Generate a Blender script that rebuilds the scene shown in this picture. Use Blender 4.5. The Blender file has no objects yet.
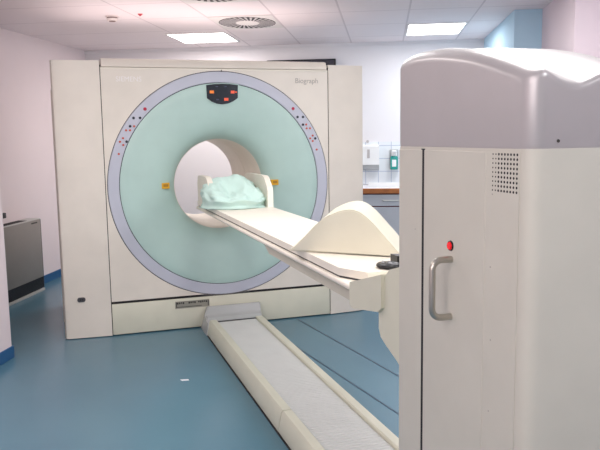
import bpy, bmesh, math, random
from mathutils import Vector, Matrix, noise
random.seed(7)
PI = math.pi
scene = bpy.context.scene
COL = scene.collection

# ------------------------------------------------------------------ frames
# world: X along the scanner face, Y into the scanner, Z up, floor z = 0
RA = math.radians(65.0)                       # the room is turned against the scanner
EV = Vector((math.cos(RA), math.sin(RA), 0))  # into the room
EU = Vector((math.sin(RA), -math.cos(RA), 0)) # along the back wall
ROOM = Matrix(((EU.x, EV.x, 0, 0), (EU.y, EV.y, 0, 0), (0, 0, 1, 0), (0, 0, 0, 1)))
H = 2.55                                      # ceiling height
ZC = 1.133                                    # height of the bore axis


def R(u, v, z=0.0):
    return EU * u + EV * v + Vector((0, 0, z))


# ------------------------------------------------------------------ materials
def lin(c):
    return tuple(((x / 255) / 12.92 if x / 255 <= .04045 else ((x / 255 + .055) / 1.055) ** 2.4) for x in c)


def mat(name, rgb, rough=.5, metal=0.0, var=.03, scale=6.0, bump=0.0, bscale=120.0, emit=None, strength=0.0,
        spec=.5, coat=0.0):
    m = bpy.data.materials.new(name)
    m.use_nodes = True
    nt = m.node_tree
    b = nt.nodes['Principled BSDF']
    c = lin(rgb)
    tc = nt.nodes.new('ShaderNodeTexCoord')
    n = nt.nodes.new('ShaderNodeTexNoise')
    n.inputs['Scale'].default_value = scale
    n.inputs['Detail'].default_value = 4
    nt.links.new(tc.outputs['Object'], n.inputs['Vector'])
    r = nt.nodes.new('ShaderNodeValToRGB')
    r.color_ramp.elements[0].position = .3
    r.color_ramp.elements[1].position = .7
    r.color_ramp.elements[0].color = (*[x * (1 - var) for x in c], 1)
    r.color_ramp.elements[1].color = (*[min(1, x * (1 + var)) for x in c], 1)
    nt.links.new(n.outputs['Fac'], r.inputs['Fac'])
    nt.links.new(r.outputs['Color'], b.inputs['Base Color'])
    b.inputs['Roughness'].default_value = rough
    b.inputs['Metallic'].default_value = metal
    b.inputs['Specular IOR Level'].default_value = spec
    b.inputs['Coat Weight'].default_value = coat
    if bump > 0:
        n2 = nt.nodes.new('ShaderNodeTexNoise')
        n2.inputs['Scale'].default_value = bscale
        nt.links.new(tc.outputs['Object'], n2.inputs['Vector'])
        bp = nt.nodes.new('ShaderNodeBump')
        bp.inputs['Strength'].default_value = bump
        bp.inputs['Distance'].default_value = .004
        nt.links.new(n2.outputs['Fac'], bp.inputs['Height'])
        nt.links.new(bp.outputs['Normal'], b.inputs['Normal'])
    if emit:
        b.inputs['Emission Color'].default_value = (*lin(emit), 1)
        b.inputs['Emission Strength'].default_value = strength
    return m


M = {}
M['cream'] = mat('cream_plastic', (224, 217, 205), .38, bump=.05, bscale=300)
M['cream2'] = mat('cream_plastic_warm', (212, 211, 192), .42)
M['seat'] = mat('ivory_vinyl', (237, 231, 217), .5, bump=.06, bscale=60)
M['foam'] = mat('ivory_foam', (222, 218, 199), .7, bump=.1, bscale=80)
M['teal'] = mat('pale_teal_plastic', (180, 207, 199), .4)
M['ring'] = mat('lavender_grey_plastic', (189, 192, 204), .4)
M['bore'] = mat('bore_plastic', (232, 224, 212), .45)
M['gap'] = mat('dark_gap', (22, 22, 26), .7)
M['gapgrey'] = mat('grey_gap', (70, 70, 74), .7)
M['silver'] = mat('silver_paint', (180, 176, 176), .34, metal=.3)
M['housing'] = mat('silver_housing', (193, 195, 194), .25, metal=.2)
M['steel'] = mat('brushed_steel', (184, 180, 170), .3, metal=.9, bump=.08, bscale=400)
M['cab'] = mat('cabinet_white', (200, 197, 185), .45, bump=.04, bscale=400)
M['black'] = mat('black_plastic', (16, 17, 20), .35)
M['screen'] = mat('dark_screen', (14, 18, 42), .2)
M['display'] = mat('dark_display', (20, 30, 40), .2)
M['orange'] = mat('orange_icon', (220, 120, 40), .5, emit=(230, 120, 40), strength=.35)
M['redorange'] = mat('red_orange_icon', (220, 90, 60), .5, emit=(230, 80, 50), strength=.35)
M['dimicon'] = mat('dim_icon', (70, 74, 96), .5)
M['red'] = mat('red_dot', (178, 24, 60), .4)
M['redo'] = mat('orange_red_dot', (196, 80, 56), .4)
M['dark'] = mat('dark_dot', (28, 36, 48), .4)
M['lens'] = mat('red_lens', (214, 20, 30), .2, emit=(230, 10, 20), strength=.4)
M['yellow'] = mat('yellow_sticker', (222, 168, 28), .5)
M['yellowd'] = mat('yellow_sticker_print', (170, 120, 20), .5)
M['plate'] = mat('metal_plate', (158, 156, 144), .4, metal=.3)
M['print'] = mat('print_grey', (168, 162, 156), .5)
M['printl'] = mat('print_light', (240, 236, 234), .5)
M['printd'] = mat('print_dark', (60, 58, 54), .5)
M['sheet'] = mat('pale_mint_cloth', (194, 222, 213), .85, bump=.15, bscale=200)
M['wall'] = mat('white_wall', (233, 230, 233), .8, var=.015, scale=2, bump=.05, bscale=150)
M['walll'] = mat('white_wall_left', (236, 222, 224), .8, var=.015, scale=2, bump=.05, bscale=150)
M['wallp'] = mat('pinkish_wall', (232, 216, 222), .8, var=.015, scale=2)
M['wallb'] = mat('daylight_tinted_wall', (190, 222, 240), .8, var=.015, scale=2)  # bluish daylight on the right wall put into its colour
M['blue'] = mat('blue_baseboard', (40, 92, 140), .4)
M['seam'] = mat('floor_weld', (40, 70, 92), .5)
M['heat'] = mat('heater_grey', (146, 140, 134), .4, metal=.1)
M['heatd'] = mat('heater_dark', (26, 27, 32), .4)
M['heatl'] = mat('heater_light', (190, 190, 186), .4)
M['worktop'] = mat('white_worktop', (232, 230, 236), .3)
M['wood'] = mat('wood_edge', (176, 104, 52), .5, var=.18, scale=14)
M['carcass'] = mat('dark_red_frame', (112, 58, 60), .5)
M['front'] = mat('blue_grey_front', (200, 200, 205), .4)
M['ceram'] = mat('dispenser_white', (240, 240, 240), .35)
M['dispgrey'] = mat('dispenser_grey', (176, 178, 180), .4)
M['green'] = mat('green_bottle', (20, 150, 140), .3)
M['lightp'] = mat('lit_diffuser', (255, 253, 248), .6, emit=(255, 250, 245), strength=5.0)
M['lframe'] = mat('light_frame', (226, 222, 222), .5)
M['ventw'] = mat('vent_white', (226, 220, 218), .5)
M['ventg'] = mat('vent_grey', (186, 180, 180), .5)
M['paper'] = mat('white_paper', (230, 232, 236), .8)
M['det'] = mat('detector_white', (226, 214, 210), .5)
M['detd'] = mat('detector_slit', (120, 98, 92), .6)


def floor_mat():
    m = bpy.data.materials.new('blue_vinyl_floor')
    m.use_nodes = True
    nt = m.node_tree
    b = nt.nodes['Principled BSDF']
    tc = nt.nodes.new('ShaderNodeTexCoord')
    n1 = nt.nodes.new('ShaderNodeTexNoise'); n1.inputs['Scale'].default_value = 1.1; n1.inputs['Detail'].default_value = 3
    n2 = nt.nodes.new('ShaderNodeTexNoise'); n2.inputs['Scale'].default_value = 60; n2.inputs['Detail'].default_value = 6
    for n in (n1, n2):
        nt.links.new(tc.outputs['Object'], n.inputs['Vector'])
    mx = nt.nodes.new('ShaderNodeMix'); mx.data_type = 'FLOAT'
    mx.inputs[0].default_value = .08
    nt.links.new(n1.outputs['Fac'], mx.inputs[2]); nt.links.new(n2.outputs['Fac'], mx.inputs[3])
    r = nt.nodes.new('ShaderNodeValToRGB')
    r.color_ramp.elements[0].position = .33; r.color_ramp.elements[1].position = .68
    r.color_ramp.elements[0].color = (*lin((80, 119, 137)), 1)
    r.color_ramp.elements[1].color = (*lin((87, 126, 143)), 1)
    nt.links.new(mx.outputs[0], r.inputs['Fac'])
    nt.links.new(r.outputs['Color'], b.inputs['Base Color'])
    rr = nt.nodes.new('ShaderNodeMapRange')
    rr.inputs[3].default_value = .24; rr.inputs[4].default_value = .27
    nt.links.new(n2.outputs['Fac'], rr.inputs[0]); nt.links.new(rr.outputs[0], b.inputs['Roughness'])
    bp = nt.nodes.new('ShaderNodeBump'); bp.inputs['Strength'].default_value = .04; bp.inputs['Distance'].default_value = .006
    n3 = nt.nodes.new('ShaderNodeTexNoise'); n3.inputs['Scale'].default_value = 9
    nt.links.new(tc.outputs['Object'], n3.inputs['Vector'])
    nt.links.new(n3.outputs['Fac'], bp.inputs['Height']); nt.links.new(bp.outputs['Normal'], b.inputs['Normal'])
    return m


def line_mat(name, base, line, us, vs, wid, axes, rough=.7):
    """Flat colour with thin lines at the given places along two axes of the object's room coordinates (world based)."""
    m = bpy.data.materials.new(name)
    m.use_nodes = True
    nt = m.node_tree
    b = nt.nodes['Principled BSDF']
    geo = nt.nodes.new('ShaderNodeNewGeometry')
    total = None
    for ax, places in zip(axes, (us, vs)):
        d = nt.nodes.new('ShaderNodeVectorMath'); d.operation = 'DOT_PRODUCT'
        nt.links.new(geo.outputs['Position'], d.inputs[0])
        d.inputs[1].default_value = ax
        for p in places:
            s = nt.nodes.new('ShaderNodeMath'); s.operation = 'SUBTRACT'
            nt.links.new(d.outputs['Value'], s.inputs[0]); s.inputs[1].default_value = p
            a = nt.nodes.new('ShaderNodeMath'); a.operation = 'ABSOLUTE'
            nt.links.new(s.outputs[0], a.inputs[0])
            l = nt.nodes.new('ShaderNodeMath'); l.operation = 'LESS_THAN'
            nt.links.new(a.outputs[0], l.inputs[0]); l.inputs[1].default_value = wid
            if total is None:
                total = l.outputs[0]
            else:
                mx = nt.nodes.new('ShaderNodeMath'); mx.operation = 'MAXIMUM'
                nt.links.new(total, mx.inputs[0]); nt.links.new(l.outputs[0], mx.inputs[1])
                total = mx.outputs[0]
    mix = nt.nodes.new('ShaderNodeMix'); mix.data_type = 'RGBA'
    mix.inputs['A'].default_value = (*lin(base), 1)
    mix.inputs['B'].default_value = (*lin(line), 1)
    nt.links.new(total, mix.inputs['Factor'])
    nt.links.new(mix.outputs['Result'], b.inputs['Base Color'])
    b.inputs['Roughness'].default_value = rough
    return m


UPITCH, U0 = .585, .305
ULINES = [U0 + UPITCH * k for k in range(-4, 7)]
VROWS = [2.36, 1.51, .77, .06, -.70, -1.56, -2.34, -3.12, -3.9, -4.68, -5.46, -6.24, -7.02]

# ------------------------------------------------------------------ mesh helpers


def box(bm, x0, x1, y0, y1, z0, z1, bev=0.0, seg=2, mi=0):
    vs = [bm.verts.new((x, y, z)) for z in (z0, z1) for (x, y) in ((x0, y0), (x1, y0), (x1, y1), (x0, y1))]
    fs = [bm.faces.new([vs[i] for i in q]) for q in
          ((3, 2, 1, 0), (4, 5, 6, 7), (0, 1, 5, 4), (1, 2, 6, 5), (2, 3, 7, 6), (3, 0, 4, 7))]
    for f in fs:
        f.material_index = mi
    if bev > 0:
        es = list({e for f in fs for e in f.edges})
        r = bmesh.ops.bevel(bm, geom=es, offset=bev, segments=seg, affect='EDGES', profile=.5)
        for f in r['faces']:
            f.material_index = mi
    return bm


def prism(bm, pts, a0, a1, axis='x', bev=0.0, seg=2, mi=0):
    """Profile of 2D points extruded along an axis. x: pts are (y,z); y: (x,z); z: (x,y)."""
    def P(p, a):
        return {'x': (a, p[0], p[1]), 'y': (p[0], a, p[1]), 'z': (p[0], p[1], a)}[axis]
    A = [bm.verts.new(P(p, a0)) for p in pts]
    B = [bm.verts.new(P(p, a1)) for p in pts]
    fs = [bm.faces.new(A), bm.faces.new(B[::-1])]
    n = len(pts)
    for i in range(n):
        fs.append(bm.faces.new((A[i], B[i], B[(i + 1) % n], A[(i + 1) % n])))
    for f in fs:
        f.material_index = mi
    if bev > 0:
        es = list({e for f in fs for e in f.edges if e.calc_face_angle(0) > .5 or True})
        es = [e for e in es if len(e.link_faces) == 2 and e.calc_face_angle(0) > .35]
        bmesh.ops.bevel(bm, geom=es, offset=bev, segments=seg, affect='EDGES', profile=.5)
    return bm


def lathe_y(bm, prof, cx=0, cz=ZC, n=128, mi=0, a0=0, a1=2 * PI):
    """Revolve (r, y) about the axis through (cx, *, cz) along Y."""
    full = abs(a1 - a0 - 2 * PI) < 1e-6
    cnt = n if full else n + 1
    rings = []
    for r, y in prof:
        rings.append([bm.verts.new((cx + r * math.sin(a0 + (a1 - a0) * k / n), y, cz + r * math.cos(a0 + (a1 - a0) * k / n)))
                      for k in range(cnt)])
    for a, b in zip(rings, rings[1:]):
        for k in range(n):
            f = bm.faces.new((a[k], a[(k + 1) % cnt], b[(k + 1) % cnt], b[k]))
            f.material_index = mi
    return rings


def disc(bm, c, nrm, r, h, n=20, mi=0, r2=None):
    """Short cylinder standing on c along nrm."""
    q = Vector(nrm).normalized().to_track_quat('Z', 'Y').to_matrix()
    c = Vector(c)
    A = [bm.verts.new(c + q @ Vector((r * math.cos(2 * PI * k / n), r * math.sin(2 * PI * k / n), 0))) for k in range(n)]
    r2 = r if r2 is None else r2
    B = [bm.verts.new(c + q @ Vector((r2 * math.cos(2 * PI * k / n), r2 * math.sin(2 * PI * k / n), h))) for k in range(n)]
    for f in [bm.faces.new(A[::-1]), bm.faces.new(B)] + [bm.faces.new((A[k], A[(k + 1) % n], B[(k + 1) % n], B[k])) for k in range(n)]:
        f.material_index = mi


def tube(bm, path, r, n=14, mi=0):
    path = [Vector(p) for p in path]
    rings = []
    for i, p in enumerate(path):
        t = (path[min(i + 1, len(path) - 1)] - path[max(i - 1, 0)]).normalized()
        up = Vector((0, 1, 0)) if abs(t.y) < .9 else Vector((0, 0, 1))
        a = t.cross(up).normalized(); b = t.cross(a)
        rings.append([bm.verts.new(p + (a * math.cos(2 * PI * k / n) + b * math.sin(2 * PI * k / n)) * r) for k in range(n)])
    for x, y in zip(rings, rings[1:]):
        for k in range(n):
            f = bm.faces.new((x[k], x[(k + 1) % n], y[(k + 1) % n], y[k])); f.material_index = mi
    bm.faces.new(rings[0][::-1]).material_index = mi
    bm.faces.new(rings[-1]).material_index = mi


def plate_hole(bm, x0, x1, z0, z1, y, thick, r, cx=0, cz=ZC, n=160, mi=0):
    """Rectangular panel in the XZ plane with a round hole."""
    dirs = [(math.sin(2 * PI * k / n), math.cos(2 * PI * k / n)) for k in range(n)]
    angs = sorted(set([2 * PI * k / n for k in range(n)] +
                      [math.atan2(x - cx, z - cz) % (2 * PI) for x in (x0, x1) for z in (z0, z1)]))
    layers = []
    for yy in (y, y + thick):
        inn, out = [], []
        for a in angs:
            s, c = math.sin(a), math.cos(a)
            ts = []
            if s > 1e-9: ts.append((x1 - cx) / s)
            if s < -1e-9: ts.append((x0 - cx) / s)
            if c > 1e-9: ts.append((z1 - cz) / c)
            if c < -1e-9: ts.append((z0 - cz) / c)
            t = max(min(ts), r * 1.0002)
            inn.append(bm.verts.new((cx + r * s, yy, cz + r * c)))
            out.append(bm.verts.new((cx + t * s, yy, cz + t * c)))
        layers.append((inn, out))
    m = len(angs)
    (i0, o0), (i1, o1) = layers
    for k in range(m):
        j = (k + 1) % m
        for q in ((i0[k], o0[k], o0[j], i0[j]), (i1[j], o1[j], o1[k], i1[k]), (i0[k], i0[j], i1[j], i1[k]), (o0[j], o0[k], o1[k], o1[j])):
            bm.faces.new(q).material_index = mi


def NB():
    return bmesh.new()


def finish(bm, name, mats, parent=None, smooth=35, xf=None):
    if xf is not None:
        bm.transform(xf)
    bmesh.ops.recalc_face_normals(bm, faces=bm.faces)
    vs = [v.co for v in bm.verts]
    lo = Vector([min(v[i] for v in vs) for i in range(3)]); hi = Vector([max(v[i] for v in vs) for i in range(3)])
    c = Vector(((lo.x + hi.x) / 2, (lo.y + hi.y) / 2, lo.z))
    bm.transform(Matrix.Translation(-c))
    me = bpy.data.meshes.new(name)
    if smooth:
        ang = math.radians(smooth)
        for f in bm.faces:
            f.smooth = True
        for e in bm.edges:
            e.smooth = not (len(e.link_faces) == 2 and e.calc_face_angle(0) > ang)
    bm.to_mesh(me); bm.free()
    for m in (mats if isinstance(mats, (list, tuple)) else [mats]):
        me.materials.append(m)
    o = bpy.data.objects.new(name, me)
    COL.objects.link(o)
    o.location = c
    if parent is not None:
        off = Vector((0, 0, 0)); q = parent
        while q is not None:
            off += q.location; q = q.parent
        o.parent = parent
        o.location = c - off
    return o


def tag(o, label, cat, group=None):
    o['label'] = label; o['category'] = cat
    if group:
        o['group'] = group
    return o


def thing(name, label, cat, loc, group=None):
    o = bpy.data.objects.new(name, None)
    COL.objects.link(o)
    o.location = loc
    o.empty_display_size = .1
    return tag(o, label, cat, group)


def struct(name, bm, m, smooth=0, xf=None):
    o = finish(bm, name, m, None, smooth, xf)
    o['kind'] = 'structure'
    return o


def text(name, body, size, center, mt, parent, width=None, thick=.001):
    """Raised lettering on a surface facing -Y."""
    cu = bpy.data.curves.new(name, 'FONT')
    cu.body = body; cu.size = size; cu.align_x = 'CENTER'; cu.align_y = 'CENTER'; cu.extrude = thick
    t = bpy.data.objects.new(name, cu); COL.objects.link(t)
    dg = bpy.context.evaluated_depsgraph_get()
    me = bpy.data.meshes.new_from_object(t.evaluated_get(dg))
    bpy.data.objects.remove(t)
    bm = NB(); bm.from_mesh(me); bpy.data.meshes.remove(me)
    if width:
        xs = [v.co.x for v in bm.verts]
        s = width / (max(xs) - min(xs))
        bm.transform(Matrix.Diagonal((s, 1, 1, 1)))
    bm.transform(Matrix.Translation(center) @ Matrix.Rotation(PI / 2, 4, 'X'))
    return finish(bm, name, mt, parent, 0)


# ------------------------------------------------------------------ the room
UL, UR, VB = -2.3, 2.375, 2.86
UJ = 2.607
VF = -7.4
UFAR = 4.2
NEARU, NEARV = -1.32, -.94
T = .1

bm = NB(); box(bm, -2.6, UFAR + .2, VF - .2, VB + .2, -.06, 0)
struct('floor', bm, floor_mat(), 0, ROOM)
bm = NB(); box(bm, -2.6, UFAR + .2, VF - .2, VB + .2, H, H + .06)
struct('ceiling', bm, line_mat('ceiling_tiles', (242, 231, 233), (218, 206, 209), [u for u in ULINES if u > -1], VROWS, .008, (EU, EV), .8), 0, ROOM)


def wall(name, u0, u1, v0, v1, m):
    bm = NB(); box(bm, u0, u1, v0, v1, 0, H)
    return struct(name, bm, m, 0, ROOM)


wall('wall_back', UL - T, UR + T, VB, VB + T, M['wall'])
wall('wall_left', UL - T, UL, NEARV, VB, M['walll'])
wall('wall_left_return', UL - T, NEARU - T, NEARV - T, NEARV, M['walll'])
wall('wall_left_front', NEARU - T, NEARU, VF, NEARV, M['walll'])
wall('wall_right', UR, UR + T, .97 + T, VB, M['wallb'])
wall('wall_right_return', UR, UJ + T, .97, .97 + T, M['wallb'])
wall('wall_right_middle', UJ, UJ + T, -.11 + T, .97, M['wallp'])
wall('wall_right_step', UJ, UFAR, -.11, -.11 + T, M['wallp'])
wall('wall_right_front', UFAR, UFAR + T, VF, -.11 + T, M['wallp'])
wall('wall_rear', NEARU - T, UFAR + T, VF - T, VF, M['wall'])


def board(name, u0, u1, v0, v1, h=.085):
    bm = NB(); box(bm, u0, u1, v0, v1, 0, h, .003)
    struct(name, bm, M['blue'], 0, ROOM)


board('baseboard_left', UL, UL + .012, NEARV + .012, VB - .012)
board('baseboard_left_front', NEARU, NEARU + .012, VF, NEARV + .012)
board('baseboard_left_return', UL + .012, NEARU, NEARV, NEARV + .012)
board('baseboard_back', UL, .99, VB - .012, VB)
# shadow-gap moulding between the tiled ceiling and the back wall
bm = NB(); box(bm, UL, UR, VB - .02, VB, H - .03, H)
struct('trim_1', bm, M['wall'], 0, ROOM)
# welded seams in the vinyl
for k, (a, b) in enumerate((((.585, -.03), (.93, -3.3)), ((.29, -.3), (.66, -3.9)))):
    a = Vector((*a, 0)); b = Vector((*b, 0)); d = (b - a).normalized(); n = Vector((-d.y, d.x, 0)) * .006
    bm = NB()
    vs = [bm.verts.new(p + Vector((0, 0, z))) for z in (0.0, .0012) for p in (a - n, b - n, b + n, a + n)]
    for q in ((3, 2, 1, 0), (4, 5, 6, 7), (0, 1, 5, 4), (1, 2, 6, 5), (2, 3, 7, 6), (3, 0, 4, 7)):
        bm.faces.new([vs[i] for i in q])
    struct('trim_%d' % (k + 2), bm, M['seam'], 0)
# white tiled splashback on the back wall
bm = NB(); box(bm, .9, 2.36, VB - .012, VB - .0005, .93, 1.42)
struct('trim_4', bm, line_mat('wall_tiles', (232, 236, 240), (188, 196, 214), [.9 + .148 * k for k in range(11)], [.93 + .1485 * k for k in range(1, 4)],
                              .004, (EU, Vector((0, 0, 1))), .25), 0, ROOM)

# ------------------------------------------------------------------ scanner gantry
GA, GB = .8895, 1.232
ZT, ZS, RR, RI = 2.029, .256, .876, .790
g = thing('scanner_gantry', 'large cream scanner gantry with a pale teal ring face and open round bore', 'medical scanner', (0, .6, 0))
bm = NB(); plate_hole(bm, -GA, GA, ZS + .012, ZT, 0, .03, RR + .005)
finish(bm, 'front_panel', M['cream'], g)
# dark backing that shows as thin joints
bm = NB(); lathe_y(bm, [(RI - .012, .006), (RR + .02, .006), (RR + .02, .028), (RI - .012, .028), (RI - .012, .006)])
finish(bm, 'ring_joint', M['gapgrey'], g)
bm = NB(); lathe_y(bm, [(RI + .003, .02), (RI + .003, -.001), (RI + .007, -.005), (RR - .004, -.005), (RR, -.001), (RR, .02)])
finish(bm, 'control_ring', M['ring'], g)
bm = NB(); lathe_y(bm, [(RI - .002, .02), (RI - .002, .0), (RI - .008, -.003), (.72, -.002), (.66, .002), (.6, .008), (.55, .016), (.5, .028), (.46, .042), (.43, .058), (.405, .077), (.385, .1), (.37, .125), (.362, .145), (.36, .16)])
finish(bm, 'face_cone', M['teal'], g, 60)
# bore: near liner, joint, far liner
bm = NB(); lathe_y(bm, [(.37, .15), (.362, .153), (.357, .16), (.357, .70), (.375, .70)])
finish(bm, 'bore_liner', M['bore'], g, 50)
bm = NB(); lathe_y(bm, [(.361, .695), (.361, .715)])
finish(bm, 'bore_joint', M['gapgrey'], g, 50)
bm = NB(); lathe_y(bm, [(.375, .71), (.357, .71), (.357, 1.24), (.37, 1.27), (.40, 1.272)])
finish(bm, 'bore_liner', M['bore'], g, 50)
bm = NB(); plate_hole(bm, -GA, GA, .05, ZT, 1.24, .03, .398)
finish(bm, 'rear_panel', M['cream'], g)
# lower front panel with a dark gap above it
bm = NB(); box(bm, -GA, GA, .008, .03, .03, ZS + .014); finish(bm, 'panel_joint', M['gap'], g)
bm = NB(); box(bm, -GA, GA, -.004, .03, .009, ZS - .008, .004); lp = finish(bm, 'lower_panel', M['cream2'], g)
# top cover: set back a little, rounded ends
bm = NB(); prism(bm, [(.012, ZT + .002), (-.002, ZT + .006), (.0, ZT + .03), (.02, ZT + .062), (.06, ZT + .072), (1.2, ZT + .072), (1.26, ZT + .05), (1.265, ZT + .002)], -GA + .008, GA - .008, 'x', .012, 3)
finish(bm, 'top_cover', M['cream'], g, 40)
bm = NB(); box(bm, -GA, GA, -.004, .02, ZT - .012, ZT + .001, .002); finish(bm, 'top_ledge', M['seat'], g)
# side covers: front face swept back a little towards the outside
for s in (-1, 1):
    w = 1.238 if s < 0 else 1.216
    pts = [(GA + .006, -.004), (w - .03, .018), (w - .01, .026), (w, .045), (w, 1.18), (w - .04, 1.24), (GA + .006, 1.25)]
    bm = NB(); prism(bm, [(s * x, y) for x, y in pts], .006, 2.078 if s < 0 else 2.072, 'z', .008, 3)
    finish(bm, 'side_cover', M['cream'], g, 40)
    bm = NB(); box(bm, *(sorted((s * (GA - .003), s * (GA + .008)))), .006, .04, .03, 2.05); finish(bm, 'cover_joint', M['gap'], g)
    bm = NB(); box(bm, *(sorted((s * (w - .05), s * (w + .010)))), .32, 1.16, .05, 1.9, .02); finish(bm, 'rear_side_cover', M['ring'] if s > 0 else M['bore'], g)
# plinth shadow gap
bm = NB(); box(bm, -1.19, 1.16, .06, 1.2, 0, .05); finish(bm, 'plinth', M['gap'], g)
# control dots on the ring
LEFT = [(-.578, 1.725, 'red', .013), (-.665, 1.659, 'dark', .0105), (-.617, 1.659, 'dark', .0105), (-.693, 1.598, 'dark', .0105),
        (-.664, 1.597, 'redo', .0085), (-.724, 1.568, 'redo', .0085), (-.695, 1.568, 'redo', .0085), (-.749, 1.51, 'redo', .0085),
        (-.772, 1.484, 'redo', .0085), (-.724, 1.484, 'dark', .0105), (-.749, 1.459, 'redo', .0085), (-.785, 1.393, 'redo', .0085)]
RIGHT = [(.591, 1.724, 'red', .013), (.627, 1.657, 'dark', .0105), (.673, 1.657, 'dark', .0105), (.672, 1.596, 'dark', .0105),
         (.7, 1.597, 'redo', .0085), (.703, 1.566, 'redo', .0085), (.732, 1.566, 'redo', .0085), (.754, 1.507, 'redo', .0085),
         (.733, 1.485, 'redo', .0085), (.776, 1.484, 'dark', .0105), (.754, 1.463, 'redo', .0085), (.787, 1.393, 'redo', .0085)]
for x, z, c, r in LEFT + RIGHT:
    bm = NB(); disc(bm, (x, -.0045, z), (0, -1, 0), r, .006, 18, 0, r * .85)
    o = finish(bm, 'control_button', M[c], g)
    o['label'] = {'red': 'crimson round button', 'dark': 'dark round button', 'redo': 'small orange red round button'}[c]
# display panel above the bore
outl = [(-.108, 1.905), (-.05, 1.913), (.015, 1.916), (.08, 1.914), (.141, 1.907), (.138, 1.808), (.10, 1.782), (.06, 1.765), (.014, 1.758), (-.03, 1.764), (-.07, 1.780), (-.105, 1.805)]
cxp, czp = .015, 1.838
bm = NB(); prism(bm, [(cxp + (x - cxp) * 1.06, czp + (z - czp) * 1.07) for x, z in outl], -.004, .02, 'y', .004, 2); finish(bm, 'display_bezel', M['teal'], g)
bm = NB(); prism(bm, outl, -.0075, .02, 'y', .002, 1); dp = finish(bm, 'display_panel', M['display'], g)
for x, z, w, h, m in ((-.066, 1.853, .034, .022, 'orange'), (.098, 1.853, .03, .022, 'redorange'), (.046, 1.797, .034, .022, 'redorange'),
                      (-.026, 1.895, .02, .008, 'dimicon'), (.042, 1.895, .02, .008, 'dimicon'), (-.022, 1.795, .022, .01, 'dimicon'), (.124, 1.853, .016, .01, 'redorange')):
    bm = NB(); box(bm, x - w / 2, x + w / 2, -.0095, -.007, z - h / 2, z + h / 2, .0008, 1); finish(bm, 'display_icon', M[m], dp)
bm = NB(); box(bm, .012, .018, -.006, 0, 2.006, 2.022); finish(bm, 'centre_mark', M['printd'], g)
text('lettering', 'SIEMENS', .052, (-.688, -.0006, 1.944), M['printl'], g, .185)
text('lettering', 'Biograph', .056, (.710, -.0006, 1.943), M['print'], g, .19)
# rating plate with illegible print, badge slot, laser stickers
pr = NB(); box(pr, -.409, -.137, -.0065, -.003, .170, .228, .001, 1); rp = finish(pr, 'rating_plate', M['plate'], g)
pr = NB()
for k in range(16):
    x = -.395 + k * .0152
    if k in (4, 5, 10): continue
    box(pr, x, x + .011, -.0078, -.006, .205 + (k % 3) * .002, .220)
for a, b in ((-.402, -.396), (-.150, -.144)):
    box(pr, a, b, -.0078, -.006, .178, .222)
box(pr, -.395, -.20, -.0078, -.006, .180, .184)
finish(pr, 'plate_print', M['printd'], rp, 0)
bm = NB(); prism(bm, [(-1.109 + .024 * (1 if abs(a) < PI / 2 else -1) * .0 + (.014 if math.cos(a) > 0 else -.014) + .016 * math.cos(a), .303 + .018 * math.sin(a)) for a in [2 * PI * k / 24 for k in range(24)]], .005, .04, 'y'); bs = finish(bm, 'badge', M['gapgrey'], g)
bm = NB(); box(bm, -1.122, -1.112, .0035, .006, .297, .309); box(bm, -1.106, -1.096, .0035, .006, .297, .309); finish(bm, 'badge_slot', M['gap'], bs)
for x, z in ((-.441, 1.139), (.439, 1.135)):
    r_ = math.hypot(x, z - ZC)
    bm = NB(); box(bm, x - .03, x + .03, .036, .075, z - .022, z + .022); st = finish(bm, 'laser_sticker', M['yellow'], g)
    bm = NB(); box(bm, x - .017, x + .02, .0345, .037, z - .008, z + .012); finish(bm, 'sticker_print', M['yellowd'], st)

# ------------------------------------------------------------------ floor rail track
t = thing('floor_rail_track', 'long low floor track with ribbed grey cover between cream side rails', 'floor track', (.02, -1.9, 0))
Y1, Y0 = -.26, -3.56
# side rails, the left one in two lengths
railp = lambda s: [(s * .226, .004), (s * .230, .02), (s * .212, .108), (s * .202, .12), (s * .159, .12), (s * .153, .114), (s * .153, .004)]
for s, spans in ((-1, ((-2.16, Y1), (Y0, -2.168))), (1, ((Y0, Y1),))):
    for a, b in spans:
        bm = NB(); prism(bm, [(x + .022, z) for x, z in railp(s)], a, b, 'y', .004, 2)
        finish(bm, 'side_rail', M['cream2'], t, 40)
bm = NB(); box(bm, -.213, .257, Y0, Y1, 0, .0035); finish(bm, 'base_strip', M['gap'], t)
bm = NB()
n = 128; st = (Y1 - Y0) / n
for k in range(n):
    y = Y0 + st * k
    box(bm, -.1305, .1745, y + .0025, y + st - .0025, .085, .1035, .003, 1)
box(bm, -.1305, .1745, Y0, Y1, .08, .0975)
finish(bm, 'ribbed_cover', mat('ribbed_grey', (208, 210, 206), .45), t, 30)
# silver end housing against the gantry
prof = [(-.006, 0.0), (-.006, .166), (-.025, .174), (-.048, .170), (-.062, .158), (-.085, .122), (-.098, .116), (-.165, .118), (-.182, .113), (-.19, .105), (-.215, .102), (-.258, .104), (-.258, 0.0)]
bm = NB()
def hx(z, s):
    f = max(0, min(1, z / .172))
    return (-.214 + .052 * f ** 2.2) if s < 0 else (.262 - .012 * f ** 2)
L = [bm.verts.new((hx(z, -1), y, z)) for y, z in prof]; Rv = [bm.verts.new((.279 + .18 * max(y, -.26), y, z)) for y, z in prof]
bm.faces.new(L); bm.faces.new(Rv[::-1])
for i in range(len(prof)):
    j = (i + 1) % len(prof); bm.faces.new((L[i], Rv[i], Rv[j], L[j]))
bmesh.ops.recalc_face_normals(bm, faces=bm.faces)
es = [e for e in bm.edges if len(e.link_faces) == 2 and e.calc_face_angle(0) > .8 and max(v.co.z for v in e.verts) > .05]
bmesh.ops.bevel(bm, geom=es, offset=.007, segments=3, affect='EDGES')
finish(bm, 'end_housing', M['housing'], t, 50)
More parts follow.
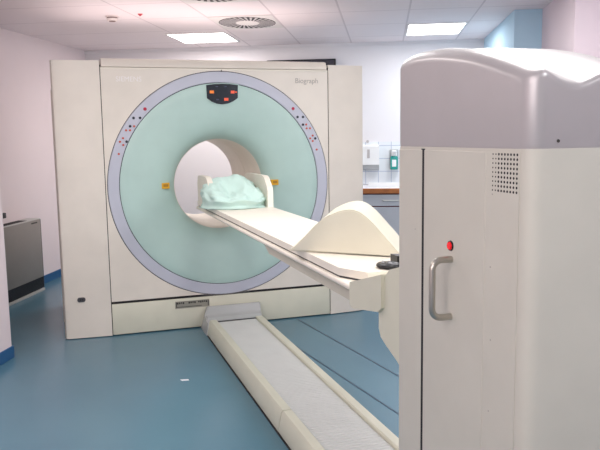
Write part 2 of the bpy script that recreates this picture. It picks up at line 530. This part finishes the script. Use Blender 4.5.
bm = NB(); box(bm, -.13, .174, -.275, -.2585, .098, .108); finish(bm, 'cover_slot', M['gap'], t)

# ------------------------------------------------------------------ patient table
p = thing('patient_table', 'narrow ivory patient table cantilevered out of the bore', 'patient table', (0, -1.8, .9))
bm = NB(); box(bm, -.214, .214, -3.17, .02, .950, .975, .011, 3); finish(bm, 'tabletop', M['seat'], p)
bm = NB(); prism(bm, [(-.197, 0), (.197, 0), (.197, -3.022), (.136, -3.148), (-.136, -3.148), (-.197, -3.022)], .972, .988, 'z'); finish(bm, 'top_gap', M['gapgrey'], p)
mp = [(-.203, .01), (.203, .01), (.203, -3.02), (.14, -3.155), (-.14, -3.155), (-.203, -3.02)]
bm = NB(); prism(bm, mp, .983, 1.013, 'z', .010, 3); finish(bm, 'mattress', M['seat'], p)
bm = NB(); prism(bm, [(-1.86, .952), (-1.99, .905), (-3.16, .900), (-3.16, .952)], -.188, .188, 'x', .006, 2); finish(bm, 'support_beam', mat('shaded_beam_cream', (196, 191, 176), .45), p)  # beam colour darkened to carry the shade under the tabletop
bm = NB(); box(bm, -.15, .15, -1.86, .0, .936, .952, .006); finish(bm, 'under_rail', M['cream2'], p)
bm = NB(); prism(bm, [(-3.16, .985), (-3.16, .902), (-3.19, .895), (-3.405, .932), (-3.43, .95), (-3.43, 1.062)], -.216, .216, 'x', .010, 3); finish(bm, 'end_block', M['cream2'], p)
bm = NB(); prism(bm, [(-3.385, .96), (-3.385, .87), (-3.40, .845), (-3.44, .828), (-3.52, .80), (-3.627, .75), (-3.627, 1.115), (-3.54, 1.105), (-3.47, 1.085), (-3.43, 1.055)], -.203, .203, 'x', .018, 4); finish(bm, 'support_arm', M['cream2'], p)
# head holder side wings
for s, yf, yb in ((-1, -.54, -.06), (1, -.70, .0)):
    z0, z1 = .985, 1.226
    if s < 0: z1 = 1.222
    pr = [(yb, z0), (yb, z1 - .06), (yb - .03, z1 - .012), (yb - .09, z1), (yf + .15, z1 + .002), (yf + .10, z1 - .01), (yf + .02, z1 - .07), (yf, z1 - .10), (yf - .01, z0)]
    bm = NB(); prism(bm, pr, s * .168, s * .208, 'x', .012, 3)
    for v in bm.verts:                       # wings lean outwards a little
        v.co.x += s * (v.co.z - z0) * .02
    finish(bm, 'head_wing', M['seat'], p, 50)

# ------------------------------------------------------------------ knee cushion across the table end
A = Vector((-.252, -2.59, 0)) - Vector((.725, -.689, 0)) * .02; D = Vector((.688 * 1.0, -.655, 0)).normalized()
D = Vector((.725, -.689, 0)).normalized()
E_ = Vector((math.cos(math.radians(62)), math.sin(math.radians(62)), 0)) * .40
arch = [(0, 1.0145), (.02, 1.027), (.039, 1.040), (.085, 1.085), (.134, 1.134), (.18, 1.168), (.226, 1.189), (.262, 1.200), (.298, 1.203), (.335, 1.193), (.381, 1.160), (.43, 1.110), (.483, 1.054), (.515, 1.018), (.518, 1.0145)]
# smooth the profile
def catmull(pts, n):
    out = []
    for i in range(len(pts) - 1):
        p0, p1, p2, p3 = [pts[max(0, min(len(pts) - 1, i + k))] for k in (-1, 0, 1, 2)]
        for j in range(n):
            s = j / n
            out.append(tuple(.5 * (2 * p1[k] + (p2[k] - p0[k]) * s + (2 * p0[k] - 5 * p1[k] + 4 * p2[k] - p3[k]) * s * s + (3 * p1[k] - p0[k] - 3 * p2[k] + p3[k]) * s ** 3) for k in (0, 1)))
    out.append(pts[-1]); return out
arc = catmull(arch[:-1], 3) + [arch[-1]]
bm = NB()
nl = 10
rows = [[bm.verts.new(A + D * s + E_ * (k / nl) + Vector((0, 0, z))) for s, z in arc] for k in range(nl + 1)]
bm.faces.new(rows[0]); bm.faces.new(rows[-1][::-1])
for a, b in zip(rows, rows[1:]):
    for i in range(len(arc)):
        j = (i + 1) % len(arc); bm.faces.new((a[i], b[i], b[j], a[j]))
bmesh.ops.recalc_face_normals(bm, faces=bm.faces)
es = [e for e in bm.edges if len(e.link_faces) == 2 and e.calc_face_angle(0) > .9]
bmesh.ops.bevel(bm, geom=es, offset=.006, segments=2, affect='EDGES')
tag(finish(bm, 'knee_cushion', M['foam'], None, 50), 'ivory arched knee cushion lying across the near end of the patient table', 'cushion')

# ------------------------------------------------------------------ crumpled mint sheet by the head wings
def sheet():
    bm = NB()
    nu, nv = 84, 36
    rows = []
    for j in range(nv + 1):
        ph = j / nv * PI / 2                       # 0 rim .. top
        row = []
        for i in range(nu):
            th = 2 * PI * i / nu
            cx, sx = math.cos(th), math.sin(th)
            k = 3.0
            rr = (abs(cx) ** k + abs(sx) ** k) ** (-1 / k)
            ch, sh = math.cos(ph) ** .72, math.sin(ph) ** .62
            x = .190 * rr * cx * ch; y = .25 * rr * sx * ch; z = .180 * sh
            q = Vector((x, y, z))
            w = noise.noise(q * 7 + Vector((3, 1, 2))) * .020
            fold = 0
            for sc, am, off in ((6, .030, 5), (12, .020, 9), (24, .012, 2)):
                nz = noise.noise(Vector((q.x * sc * .55 + q.y * sc * .5, q.y * sc * .6 - q.z * sc * .3, q.z * sc * 1.25)) + Vector((off, off * .7, 0)))
                fold += am * (1 - 2.4 * abs(nz))
            n = Vector((x / .183 ** 2, y / .25 ** 2, z / .172 ** 2 + .001)).normalized()
            q = q + n * (w + fold)
            # a dip on the left half, drooping right lobe
            q.z -= .022 * math.exp(-((x + .05) / .035) ** 2) * (z / .17)
            q.z -= max(0, (-y - .0)) * .36 * (z / .172) + max(0, x - .06) * .25 * (z / .172)
            if j <= 3: q.z = max(0, q.z) * (j / 4)
            # pinch between upper bundle and lower flap
            pin = math.exp(-((z - .045) / .012) ** 2) * .034
            q.x *= 1 - pin * 2.2; q.y *= 1 - pin * 3
            row.append(bm.verts.new((q.x, q.y, max(q.z, 0))))
        rows.append(row)
    for a, b in zip(rows, rows[1:]):
        for i in range(nu):
            bm.faces.new((a[i], a[(i + 1) % nu], b[(i + 1) % nu], b[i]))
    bm.faces.new(rows[0][::-1])
    bmesh.ops.remove_doubles(bm, verts=bm.verts, dist=.0004)
    return bm
bm = sheet()
bm.transform(Matrix.Translation((-.03, -.50, 1.014)) @ Matrix.Rotation(math.radians(-6), 4, 'Z'))
tag(finish(bm, 'crumpled_sheet', M['sheet'], None, 180), 'crumpled pale mint cloth bundled between the head wings of the patient table', 'cloth')

# ------------------------------------------------------------------ black hand controls at the table end
c = thing('hand_control', 'black oval hand control with grey keys lying on the table end beside the cushion', 'hand control', (-.032, -3.098, 1.014))
bm = NB()
rings = []
for k, (r, z) in enumerate(((.80, 1.0145), (.95, 1.018), (1, 1.022), (.97, 1.027), (.86, 1.031), (.5, 1.033))):
    rings.append([bm.verts.new((-.032 + .046 * r * math.cos(a), -3.098 + .05 * r * math.sin(a), z)) for a in [2 * PI * i / 32 for i in range(32)]])
for a, b in zip(rings, rings[1:]):
    for i in range(32): bm.faces.new((a[i], a[(i + 1) % 32], b[(i + 1) % 32], b[i]))
bm.faces.new(rings[0][::-1]); bm.faces.new(rings[-1])
finish(bm, 'control_body', M['black'], c, 60)
for x, y, r in ((-.05, -3.085, .008), (-.032, -3.112, .009), (-.018, -3.075, .008), (-.038, -3.062, .006), (-.012, -3.118, .006)):
    bm = NB(); disc(bm, (x, y, 1.0325), (0, 0, 1), r * .8, .002, 12); finish(bm, 'control_key', M['dispgrey'], c)
bm = NB()
prism(bm, [(.03, -2.985), (.12, -3.03), (.10, -3.08), (.03, -3.045)], 1.0145, 1.045, 'z', .008, 2)
tag(finish(bm, 'connector_block', M['black'], None, 50), 'small black connector block behind the oval hand control, under the cushion', 'connector')

# ------------------------------------------------------------------ equipment cabinet in the right foreground
CX0, CX1, CY0, CY1 = -.25, .26, -4.24, -3.632
k = thing('equipment_cabinet', 'tall off white equipment cabinet with a curved silver cap in the right foreground', 'cabinet', (.005, -3.93, 0))
def outline(d, r, n=14, m=6):
    x0, x1, y0, y1 = CX0 + d, CX1 - d, CY0 + d, CY1 - d
    r = max(r - d, .0015)
    pts = []
    rb = min(r, max(.006 - d, .001))
    cs = ((x1 - rb, y1 - rb, 0, rb), (x0 + rb, y1 - rb, PI / 2, rb), (x0 + r, y0 + r, PI, r), (x1 - r, y0 + r, 1.5 * PI, r))
    for i, (cx, cy, a, r) in enumerate(cs):
        for j in range(m + 1):
            b = a + PI / 2 * j / m
            pts.append((cx + r * math.cos(b), cy + r * math.sin(b)))
        nx = cs[(i + 1) % 4]; e = pts[-1]; f = (nx[0] + nx[3] * math.cos(nx[2]), nx[1] + nx[3] * math.sin(nx[2]))
        for j in range(1, n):
            pts.append((e[0] + (f[0] - e[0]) * j / n, e[1] + (f[1] - e[1]) * j / n))
    return pts
bm = NB()
low = outline(.0, .036); A_ = [bm.verts.new((x, y, .06)) for x, y in low]; B_ = [bm.verts.new((x, y, 1.478)) for x, y in low]
bm.faces.new(A_); bm.faces.new(B_)
for i in range(len(low)):
    j = (i + 1) % len(low); bm.faces.new((A_[i], A_[j], B_[j], B_[i]))
finish(bm, 'cabinet_body', M['cab'], k, 40)
bm = NB(); low = outline(.03, .03); A_ = [bm.verts.new((x, y, 0)) for x, y in low]; B_ = [bm.verts.new((x, y, .06)) for x, y in low]
bm.faces.new(A_); bm.faces.new(B_)
for i in range(len(low)):
    j = (i + 1) % len(low); bm.faces.new((A_[i], A_[j], B_[j], B_[i]))
finish(bm, 'cabinet_plinth', M['gap'], k)
def interp(tab, x):
    if x <= tab[0][0]: return tab[0][1]
    for (a, b), (c_, d_) in zip(tab, tab[1:]):
        if x <= c_:
            s = (x - a) / (c_ - a); return b + (d_ - b) * s
    return tab[-1][1]
CR = [(-4.245, 1.612), (-4.233, 1.618), (-4.163, 1.640), (-4.11, 1.656), (-4.058, 1.670), (-3.985, 1.687), (-3.911, 1.699), (-3.83, 1.709), (-3.754, 1.713), (-3.70, 1.713), (-3.66, 1.708), (-3.63, 1.700)]
CR = catmull(CR, 4)
ZBK = catmull([(0, 0), (.008, .010), (.018, .017), (.04, .022), (.08, .026), (.15, .029), (.26, .030)], 4)
ZFR = catmull([(0, 0), (.008, .011), (.018, .018), (.034, .024), (.048, .019), (.075, .006), (.10, -.001), (.125, -.002), (.16, .010), (.20, .026), (.25, .038), (.31, .042)], 4)
def capz(x, y):
    d = min(x - CX0, CX1 - x)
    s = max(0, min(1, (-3.66 - y) / .56)); s = s * s * (3 - 2 * s)
    drop = .014 * max(0, min(1, (x + .07) / .12)) + .13 * max(0, x)
    return interp(CR, y) - drop * (1 - .25 * s) + interp(ZBK, d) * (1 - s) + interp(ZFR, d) * s
bm = NB()
rings = []
rc = .040
for z in (1.476, 1.484):
    rings.append([bm.verts.new((x, y, z)) for x, y in outline(.0 if z > 1.48 else .002, rc, 26, 8)])
for d in (0, .0, .002, .006, .012, .02, .03, .04, .052, .065, .08, .1, .12, .145, .17, .2, .225, .245):
    pts = outline(d, rc, 26, 8)
    first = len(rings) == 2
    # the rim drops a touch so that the top edge is rounded
    drop = {0: .022, .0: .012, .002: .004, .006: .001}.get(d, 0)
    if first: drop = .016
    elif d == 0: drop = .007
    rings.append([bm.verts.new((x, y, capz(x, y) - drop)) for x, y in pts])
for a, b in zip(rings, rings[1:]):
    for i in range(len(a)):
        j = (i + 1) % len(a); bm.faces.new((a[i], a[j], b[j], b[i]))
bm.faces.new(rings[0]); bm.faces.new(rings[-1])
bmesh.ops.triangulate(bm, faces=[f for f in bm.faces if len(f.verts) > 8])
cp = finish(bm, 'silver_cap', M['silver'], k, 50)
bm = NB(); disc(bm, (-.182, CY0 + .001, 1.494), (0, -1, 0), .0035, .003, 14); finish(bm, 'screw', M['printd'], cp)
XS = CX0 - .0006
def slab(y0, y1, z0, z1, bev=.0015):
    bm = NB(); box(bm, XS - .001, CX0 + .006, y0, y1, z0, z1, bev, 1); return bm
finish(slab(-3.7715, -3.634, .075, 1.470), 'corner_post', M['cab'], k)
bm = NB(); box(bm, CX0 - .0005, CX0 + .004, -3.786, -3.766, .075, 1.473); finish(bm, 'door_joint', M['gap'], k)
door = finish(slab(-4.0785, -3.7835, .075, 1.470), 'cabinet_door', M['cab'], k)
bm = slab(-4.2065, -4.082, .075, 1.470, .0004)
for i in range(9):
    for j in range(9):
        r_ = .003 if i < 7 else .002
        disc(bm, (XS - .0008, -4.1985 + .0118 * i * .96, 1.4655 - j * .0101), (-1, 0, 0), r_, .0006, 10, 1)
finish(bm, 'vent_panel', [M['cab'], M['gap']], k, 0)
for y, z in ((-4.108, 1.375), (-4.105, 1.207), (-4.111, 1.036), (-4.108, .863), (-4.108, .69), (-3.735, 1.25)):
    bm = NB(); disc(bm, (XS - .0005, y, z), (-1, 0, 0), .0022, .0014, 10, 0, .0015); finish(bm, 'rivet', M['print'], k)
hp = []
xh = -.306; zt, zb = 1.197, 1.049; yh = -3.932; cr = .024
hp.append((XS + .001, yh, zt))
for a in range(0, 7): b = PI / 2 * a / 6; hp.append((xh + cr - cr * math.sin(b), yh, zt - cr + cr * math.cos(b)))
for a in range(0, 7): b = PI / 2 * a / 6; hp.append((xh + cr - cr * math.cos(b), yh, zb + cr - cr * math.sin(b)))
hp.append((XS + .001, yh, zb))
bm = NB(); tube(bm, hp, .0085, 16); finish(bm, 'handle', M['steel'], door, 60)
bm = NB(); disc(bm, (XS - .0005, -3.928, 1.231), (-1, 0, 0), .0135, .004, 28, 0, .0125); bz = finish(bm, 'indicator_bezel', M['black'], door)
bm = NB(); disc(bm, (XS - .0045, -3.928, 1.231), (-1, 0, 0), .0105, .003, 24, 0, .009); finish(bm, 'indicator_lens', M['lens'], bz)

# ------------------------------------------------------------------ convector heater at the left wall
h = thing('convector_heater', 'grey floor standing convector heater with a black lower grille by the left wall', 'heater', R(-2.22, .75, 0))
bm = NB(); box(bm, -2.288, -2.145, .32, 1.205, .03, .722, .004); finish(bm, 'heater_body', M['heatd'], h, 35, ROOM)
bm = NB(); box(bm, -2.15, -2.138, .32, 1.18, .145, .724, .003); finish(bm, 'front_panel', M['heat'], h, 35, ROOM)
bm = NB()
for q in range(9): box(bm, -2.146, -2.140, .325, 1.185, .036 + q * .0118, .044 + q * .0118)
finish(bm, 'lower_grille', M['heatd'], h, 0, ROOM)
bm = NB(); box(bm, -2.28, -2.136, .32, 1.195, .0, .026, .003); finish(bm, 'base_rail', M['heatl'], h, 35, ROOM)
bm = NB(); box(bm, -2.28, -2.14, .32, 1.19, .7225, .731, .003); tp = finish(bm, 'top_panel', M['heatl'], h, 35, ROOM)
bm = NB()
for q in range(6): box(bm, -2.262 + q * .016, -2.251 + q * .016, .34, .98, .7305, .7325)
finish(bm, 'air_slot', M['gap'], tp, 0, ROOM)
bm = NB(); box(bm, -2.139, -2.1365, 1.0, 1.115, .692, .705); finish(bm, 'name_plate', M['printd'], h, 0, ROOM)
bm = NB(); box(bm, -2.2995, -2.27, .70, .79, .78, .83, .006); box(bm, -2.272, -2.262, .72, .77, .795, .815, .003)
tag(finish(bm, 'wall_socket', M['gapgrey'], None, 35, ROOM), 'small dark wall socket just above the grey convector heater', 'socket')

# ------------------------------------------------------------------ counter on the back wall
u0, u1, vf = 1.005, 2.36, 2.25
cb = thing('base_cabinet', 'blue grey base cabinet with dark red edges under the worktop', 'cabinet', R((u0 + u1) / 2, 2.5, 0))
bm = NB(); box(bm, u0, u1, vf, VB - .002, .10, .872); finish(bm, 'cabinet_carcass', M['carcass'], cb, 0, ROOM)
bm = NB(); box(bm, u0 + .02, u1, vf + .05, VB - .02, 0, .10); finish(bm, 'cabinet_plinth', M['gapgrey'], cb, 0, ROOM)
w = (u1 - u0) / 2
for q in range(2):
    a, b = u0 + w * q + .014, u0 + w * (q + 1) - .008
    bm = NB(); box(bm, a, b, vf - .018, vf, .735, .858, .003); dr = finish(bm, 'drawer', M['front'], cb, 0, ROOM)
    def barh(zc_, uc, ln, par, vert=False):
        bm = NB()
        if not vert:
            tube(bm, [(uc - ln / 2, vf - .018, zc_), (uc - ln / 2 + .01, vf - .045, zc_), (uc - ln / 2 + .03, vf - .05, zc_), (uc + ln / 2 - .03, vf - .05, zc_), (uc + ln / 2 - .01, vf - .045, zc_), (uc + ln / 2, vf - .018, zc_)], .008, 10)
        else:
            tube(bm, [(uc, vf - .018, zc_ - ln / 2), (uc, vf - .05, zc_ - ln / 2 + .02), (uc, vf - .05, zc_ + ln / 2 - .02), (uc, vf - .018, zc_ + ln / 2)], .007, 10)
        finish(bm, 'handle', M['heatl'], par, 50, ROOM)
    barh(.795, a + .325, .19, dr)
    bm = NB(); box(bm, a, b, vf - .018, vf, .115, .722, .003); do = finish(bm, 'door', M['front'], cb, 0, ROOM)
    barh(.60, b - .05, .14, do, True)
wt = thing('worktop', 'white worktop with a brown wooden front edge on the back wall cabinet', 'worktop', R((u0 + u1) / 2, 2.5, .872))
bm = NB(); box(bm, u0 - .01, u1, vf - .02, VB - .013, .872, .925, .002); finish(bm, 'top_slab', M['worktop'], wt, 0, ROOM)
bm = NB(); box(bm, u0 - .01, u1, vf - .04, vf - .02, .8722, .926, .003); finish(bm, 'wooden_edge', M['wood'], wt, 0, ROOM)
bm = NB()
box(bm, 1.09, 1.62, 2.42, 2.72, .9255, .932)
for a in ((1.09, 1.62, 2.42, 2.43), (1.09, 1.62, 2.71, 2.72), (1.09, 1.10, 2.43, 2.71), (1.61, 1.62, 2.43, 2.71)): box(bm, *a, .932, .957)
tag(finish(bm, 'shallow_tray', M['ceram'], None, 0, ROOM), 'shallow white tray standing on the worktop below the dispensers', 'tray')
d = thing('paper_towel_dispenser', 'white paper towel dispenser with a grey window on the tiled wall', 'dispenser', R(1.10, VB - .06, 1.095))
bm = NB(); prism(bm, [(VB - .0125, 1.16), (VB - .0125, 1.385), (VB - .10, 1.385), (VB - .12, 1.37), (VB - .12, 1.16)], 1.005, 1.205, 'x', .006, 2); finish(bm, 'dispenser_cover', M['ceram'], d, 40, ROOM)
bm = NB(); prism(bm, [(VB - .0125, 1.10), (VB - .0125, 1.158), (VB - .118, 1.158), (VB - .10, 1.11), (VB - .06, 1.10)], 1.007, 1.203, 'x', .004, 2); finish(bm, 'dispenser_base', M['dispgrey'], d, 40, ROOM)
bm = NB(); box(bm, 1.068, 1.098, VB - .123, VB - .119, 1.235, 1.335, .002); finish(bm, 'level_window', M['ventg'], d, 0, ROOM)
bm = NB(); disc(bm, R(1.072, VB - .0005, 1.425), -EV, .018, .03, 16, 0, .014)
tag(finish(bm, 'wall_peg', M['ventg'], None), 'small grey round wall peg above the paper towel dispenser', 'peg')
d = thing('soap_dispenser', 'green bottle soap dispenser with a white pump lever on the tiled wall', 'dispenser', R(1.375, VB - .06, 1.09))
bm = NB(); box(bm, 1.325, 1.425, VB - .075, VB - .0125, 1.10, 1.14, .006); box(bm, 1.325, 1.425, VB - .03, VB - .0125, 1.14, 1.33, .006); finish(bm, 'wall_bracket', M['dispgrey'], d, 40, ROOM)
bm = NB(); box(bm, 1.333, 1.418, VB - .105, VB - .031, 1.10, 1.255, .014, 3); bo = finish(bm, 'bottle', M['green'], d, 40, ROOM)
bm = NB(); box(bm, 1.352, 1.40, VB - .107, VB - .104, 1.135, 1.215); finish(bm, 'bottle_label', M['ceram'], bo, 0, ROOM)
bm = NB(); box(bm, 1.345, 1.408, VB - .10, VB - .031, 1.257, 1.30, .008); box(bm, 1.35, 1.403, VB - .15, VB - .05, 1.30, 1.322, .006); finish(bm, 'pump_lever', M['ceram'], d, 40, ROOM)

# ------------------------------------------------------------------ dark flat screen high on the back wall
s_ = thing('wall_screen', 'dark flat screen high on the back wall, mostly hidden by the scanner top', 'screen', R(.32, VB - .05, 1.98))
bm = NB(); box(bm, -.085, .713, VB - .075, VB - .03, 1.93, 2.372, .006); finish(bm, 'screen_case', M['black'], s_, 40, ROOM)
bm = NB(); box(bm, -.07, .698, VB - .0765, VB - .0745, 1.95, 2.357); finish(bm, 'screen_glass', M['screen'], s_, 0, ROOM)
bm = NB(); box(bm, .25, .38, VB - .03, VB - .0005, 2.1, 2.25); finish(bm, 'wall_mount', M['gapgrey'], s_, 0, ROOM)

# ------------------------------------------------------------------ ceiling fittings
def quadplate(bm, c4, z0, z1, mi=0):
    A = [bm.verts.new(R(u, v, z0)) for u, v in c4]; B = [bm.verts.new(R(u, v, z1)) for u, v in c4]
    fs = [bm.faces.new(A), bm.faces.new(B[::-1])] + [bm.faces.new((A[i], B[i], B[(i + 1) % 4], A[(i + 1) % 4])) for i in range(4)]
    for f in fs: f.material_index = mi
def ceiling_light(ua, ub, va, vb, label):
    t = thing('ceiling_light', label, 'ceiling light', R((ua + ub) / 2, (va + vb) / 2, H - .012), 'lit ceiling panels')
    f = .018
    bm = NB()
    for a in ((ua, ub, va, va + f), (ua, ub, vb - f, vb), (ua, ua + f, va + f, vb - f), (ub - f, ub, va + f, vb - f)):
        box(bm, *a, H - .008, H - .0005)
    finish(bm, 'light_frame', M['lframe'], t, 0, ROOM)
    bm = NB(); box(bm, ua + f, ub - f, va + f, vb - f, H - .006, H - .0005); finish(bm, 'light_diffuser', M['lightp'], t, 0, ROOM)
ceiling_light(-.945, -.32, 1.68, 2.41, 'square lit ceiling panel beside the round vent above the left of the scanner')
ceiling_light(U0 + 2 * UPITCH + .008, U0 + 3 * UPITCH - .008, 1.56, 2.34, 'square lit ceiling panel above the cabinet with the silver cap')

def ceiling_vent(uc, vc, su, sv, label):
    t = thing('ceiling_vent', label, 'ceiling vent', R(uc, vc, H - .012), 'swirl vents in the ceiling')
    bm = NB(); box(bm, uc - su, uc + su, vc - sv, vc + sv, H - .005, H - .0005, .002, 1); finish(bm, 'vent_plate', M['ventw'], t, 0, ROOM)
    bm = NB()
    n = 30
    def ring_pt(a, r, z): return R(uc + su * r * math.cos(a), vc + sv * r * math.sin(a), z)
    A = [bm.verts.new(ring_pt(2 * PI * i / 48, .90, H - .0065)) for i in range(48)]
    B = [bm.verts.new(ring_pt(2 * PI * i / 48, .90, H - .0045)) for i in range(48)]
    bm.faces.new(A); bm.faces.new(B[::-1])
    for i in range(48): bm.faces.new((A[i], B[i], B[(i + 1) % 48], A[(i + 1) % 48]))
    finish(bm, 'swirl_slots', M['gap'], t, 0)
    # angled blades between the slots
    bm = NB()
    for i in range(n):
        a0 = 2 * PI * i / n; wd = 2 * PI / n * .46; sk = .16
        q = [(a0 + sk, .36), (a0 + wd * 1.0 + sk, .36), (a0 + wd, .88), (a0, .88)]
        lo = [H - .0085, H - .0085, H - .0085, H - .0085]
        vs = [bm.verts.new(ring_pt(a, r, z)) for (a, r), z in zip(q, lo)]
        vt = [bm.verts.new(ring_pt(a, r, z + .0015)) for (a, r), z in zip(q, lo)]
        bm.faces.new(vs); bm.faces.new(vt[::-1])
        for j in range(4): bm.faces.new((vs[j], vt[j], vt[(j + 1) % 4], vs[(j + 1) % 4]))
    o = finish(bm, 'vent_blade', M['ventg'], t, 0)
    bm = NB()
    A = [bm.verts.new(ring_pt(2 * PI * i / 36, .36, H - .010)) for i in range(36)]; B = [bm.verts.new(ring_pt(2 * PI * i / 36, .38, H - .006)) for i in range(36)]
    bm.faces.new(A); bm.faces.new(B[::-1])
    for i in range(36): bm.faces.new((A[i], B[i], B[(i + 1) % 36], A[(i + 1) % 36]))
    finish(bm, 'centre_plate', M['ventw'], t, 0)
ceiling_vent(.012, 1.14, .287, .365, 'round swirl vent in a white ceiling tile beside the left lit panel')
ceiling_vent(.012, -.27, .287, .38, 'round swirl vent cut off by the top edge of the photo')
sd = thing('smoke_detector', 'round white smoke detector with dark slits on the ceiling, upper left', 'smoke detector', Vector((-.72, .95, H - .05)))
bm = NB(); disc(bm, (-.72, .95, H), (0, 0, -1), .056, .012, 28); finish(bm, 'detector_base', M['det'], sd)
bm = NB(); disc(bm, (-.72, .95, H - .012), (0, 0, -1), .044, .010, 28); finish(bm, 'smoke_slit', M['detd'], sd)
bm = NB(); disc(bm, (-.72, .95, H - .022), (0, 0, -1), .05, .02, 28, 0, .04); finish(bm, 'detector_cap', M['det'], sd)
bm = NB(); disc(bm, (-.72, .95, H - .042), (0, 0, -1), .030, .004, 24, 0, .027); finish(bm, 'detector_slit', M['detd'], sd)
bm = NB(); disc(bm, (-.50, .79, H), (0, 0, -1), .022, .008, 20, 0, .016); disc(bm, (-.50, .79, H - .008), (0, 0, -1), .01, .008, 12)
tag(finish(bm, 'alarm_lamp', mat('red_lamp', (196, 70, 80), .4), None), 'small round red lamp on the ceiling right of the smoke detector', 'alarm lamp')

# ------------------------------------------------------------------ scrap of paper on the floor
bm = NB(); prism(bm, [(-.556, -1.172), (-.508, -1.182), (-.506, -1.205), (-.550, -1.198)], .0005, .002, 'z')
tag(finish(bm, 'paper_scrap', M['paper'], None, 0), 'tiny white paper scrap lying on the blue floor left of the track', 'paper')

# ------------------------------------------------------------------ light
def area(name, loc, target, sx, sy, power, col):
    l = bpy.data.lights.new(name, 'AREA'); l.shape = 'RECTANGLE'; l.size = sx; l.size_y = sy; l.energy = power; l.color = col
    o = bpy.data.objects.new(name, l); COL.objects.link(o)
    o.location = loc
    o.rotation_euler = (Vector(target) - Vector(loc)).to_track_quat('-Z', 'Y').to_euler()
    return o
WARM = (1.0, .925, .90); COOL = (.95, .97, 1.0); NEU = (1.0, .98, .96)
for u, v, pw, c_ in ((-.63, 2.05, 24, WARM), (1.77, 1.95, 14, COOL), (.75, -1.7, 15, NEU), (1.9, -.6, 14, NEU), (-.5, -2.2, 17, WARM), (1.7, -3.15, 17, NEU), (.3, -5.0, 11, WARM), (2.6, -5.0, 24, COOL)):
    a = R(u, v, H - .03)
    area('ceiling_lamp', a, a - Vector((0, 0, 1)), .55, .7, pw, c_)
a = R(UFAR - .1, -2.6, 1.9)
area('window_daylight', a, R(.6, .6, 2.7), 2.4, 1.0, 50, (.92, .95, 1.0))
a = R(-.1, -6.6, 2.0)
area('rear_fill', a, R(-.3, -1.6, 2.9), 2.4, .8, 45, (1.0, .91, .91))  # soft fill light added behind the camera, no doorway there
# unseen fill light added above the scanner top to brighten the ceiling
area('ceiling_fill', (-.15, .62, 2.13), (-.15, .62, 3), 1.9, 1.1, 6.5, (1.0, .91, .91))
w = bpy.data.worlds.new('world'); scene.world = w; w.use_nodes = True
w.node_tree.nodes['Background'].inputs[0].default_value = (1, .97, .97, 1)
w.node_tree.nodes['Background'].inputs[1].default_value = .3

# ------------------------------------------------------------------ camera
yaw, pit, rol = .3167, .1267, -.0156
fwd = Vector((math.sin(yaw) * math.cos(pit), math.cos(yaw) * math.cos(pit), -math.sin(pit)))
rgt = Vector((math.cos(yaw), -math.sin(yaw), 0)); up = rgt.cross(fwd)
r2 = rgt * math.cos(rol) + up * math.sin(rol); u2 = -rgt * math.sin(rol) + up * math.cos(rol)
cam = bpy.data.cameras.new('camera'); co = bpy.data.objects.new('camera', cam); COL.objects.link(co)
cam.sensor_width = 36; cam.sensor_fit = 'HORIZONTAL'; cam.lens = 708.5 / 600 * 36; cam.clip_start = .05
co.matrix_world = Matrix(((r2.x, u2.x, -fwd.x, -1.1643), (r2.y, u2.y, -fwd.y, -5.4912), (r2.z, u2.z, -fwd.z, 1.5152), (0, 0, 0, 1)))
scene.camera = co
scene.view_settings.view_transform = 'Standard'
scene.view_settings.look = 'None'
scene.view_settings.exposure = 0.0
scene.cycles.max_bounces = 8
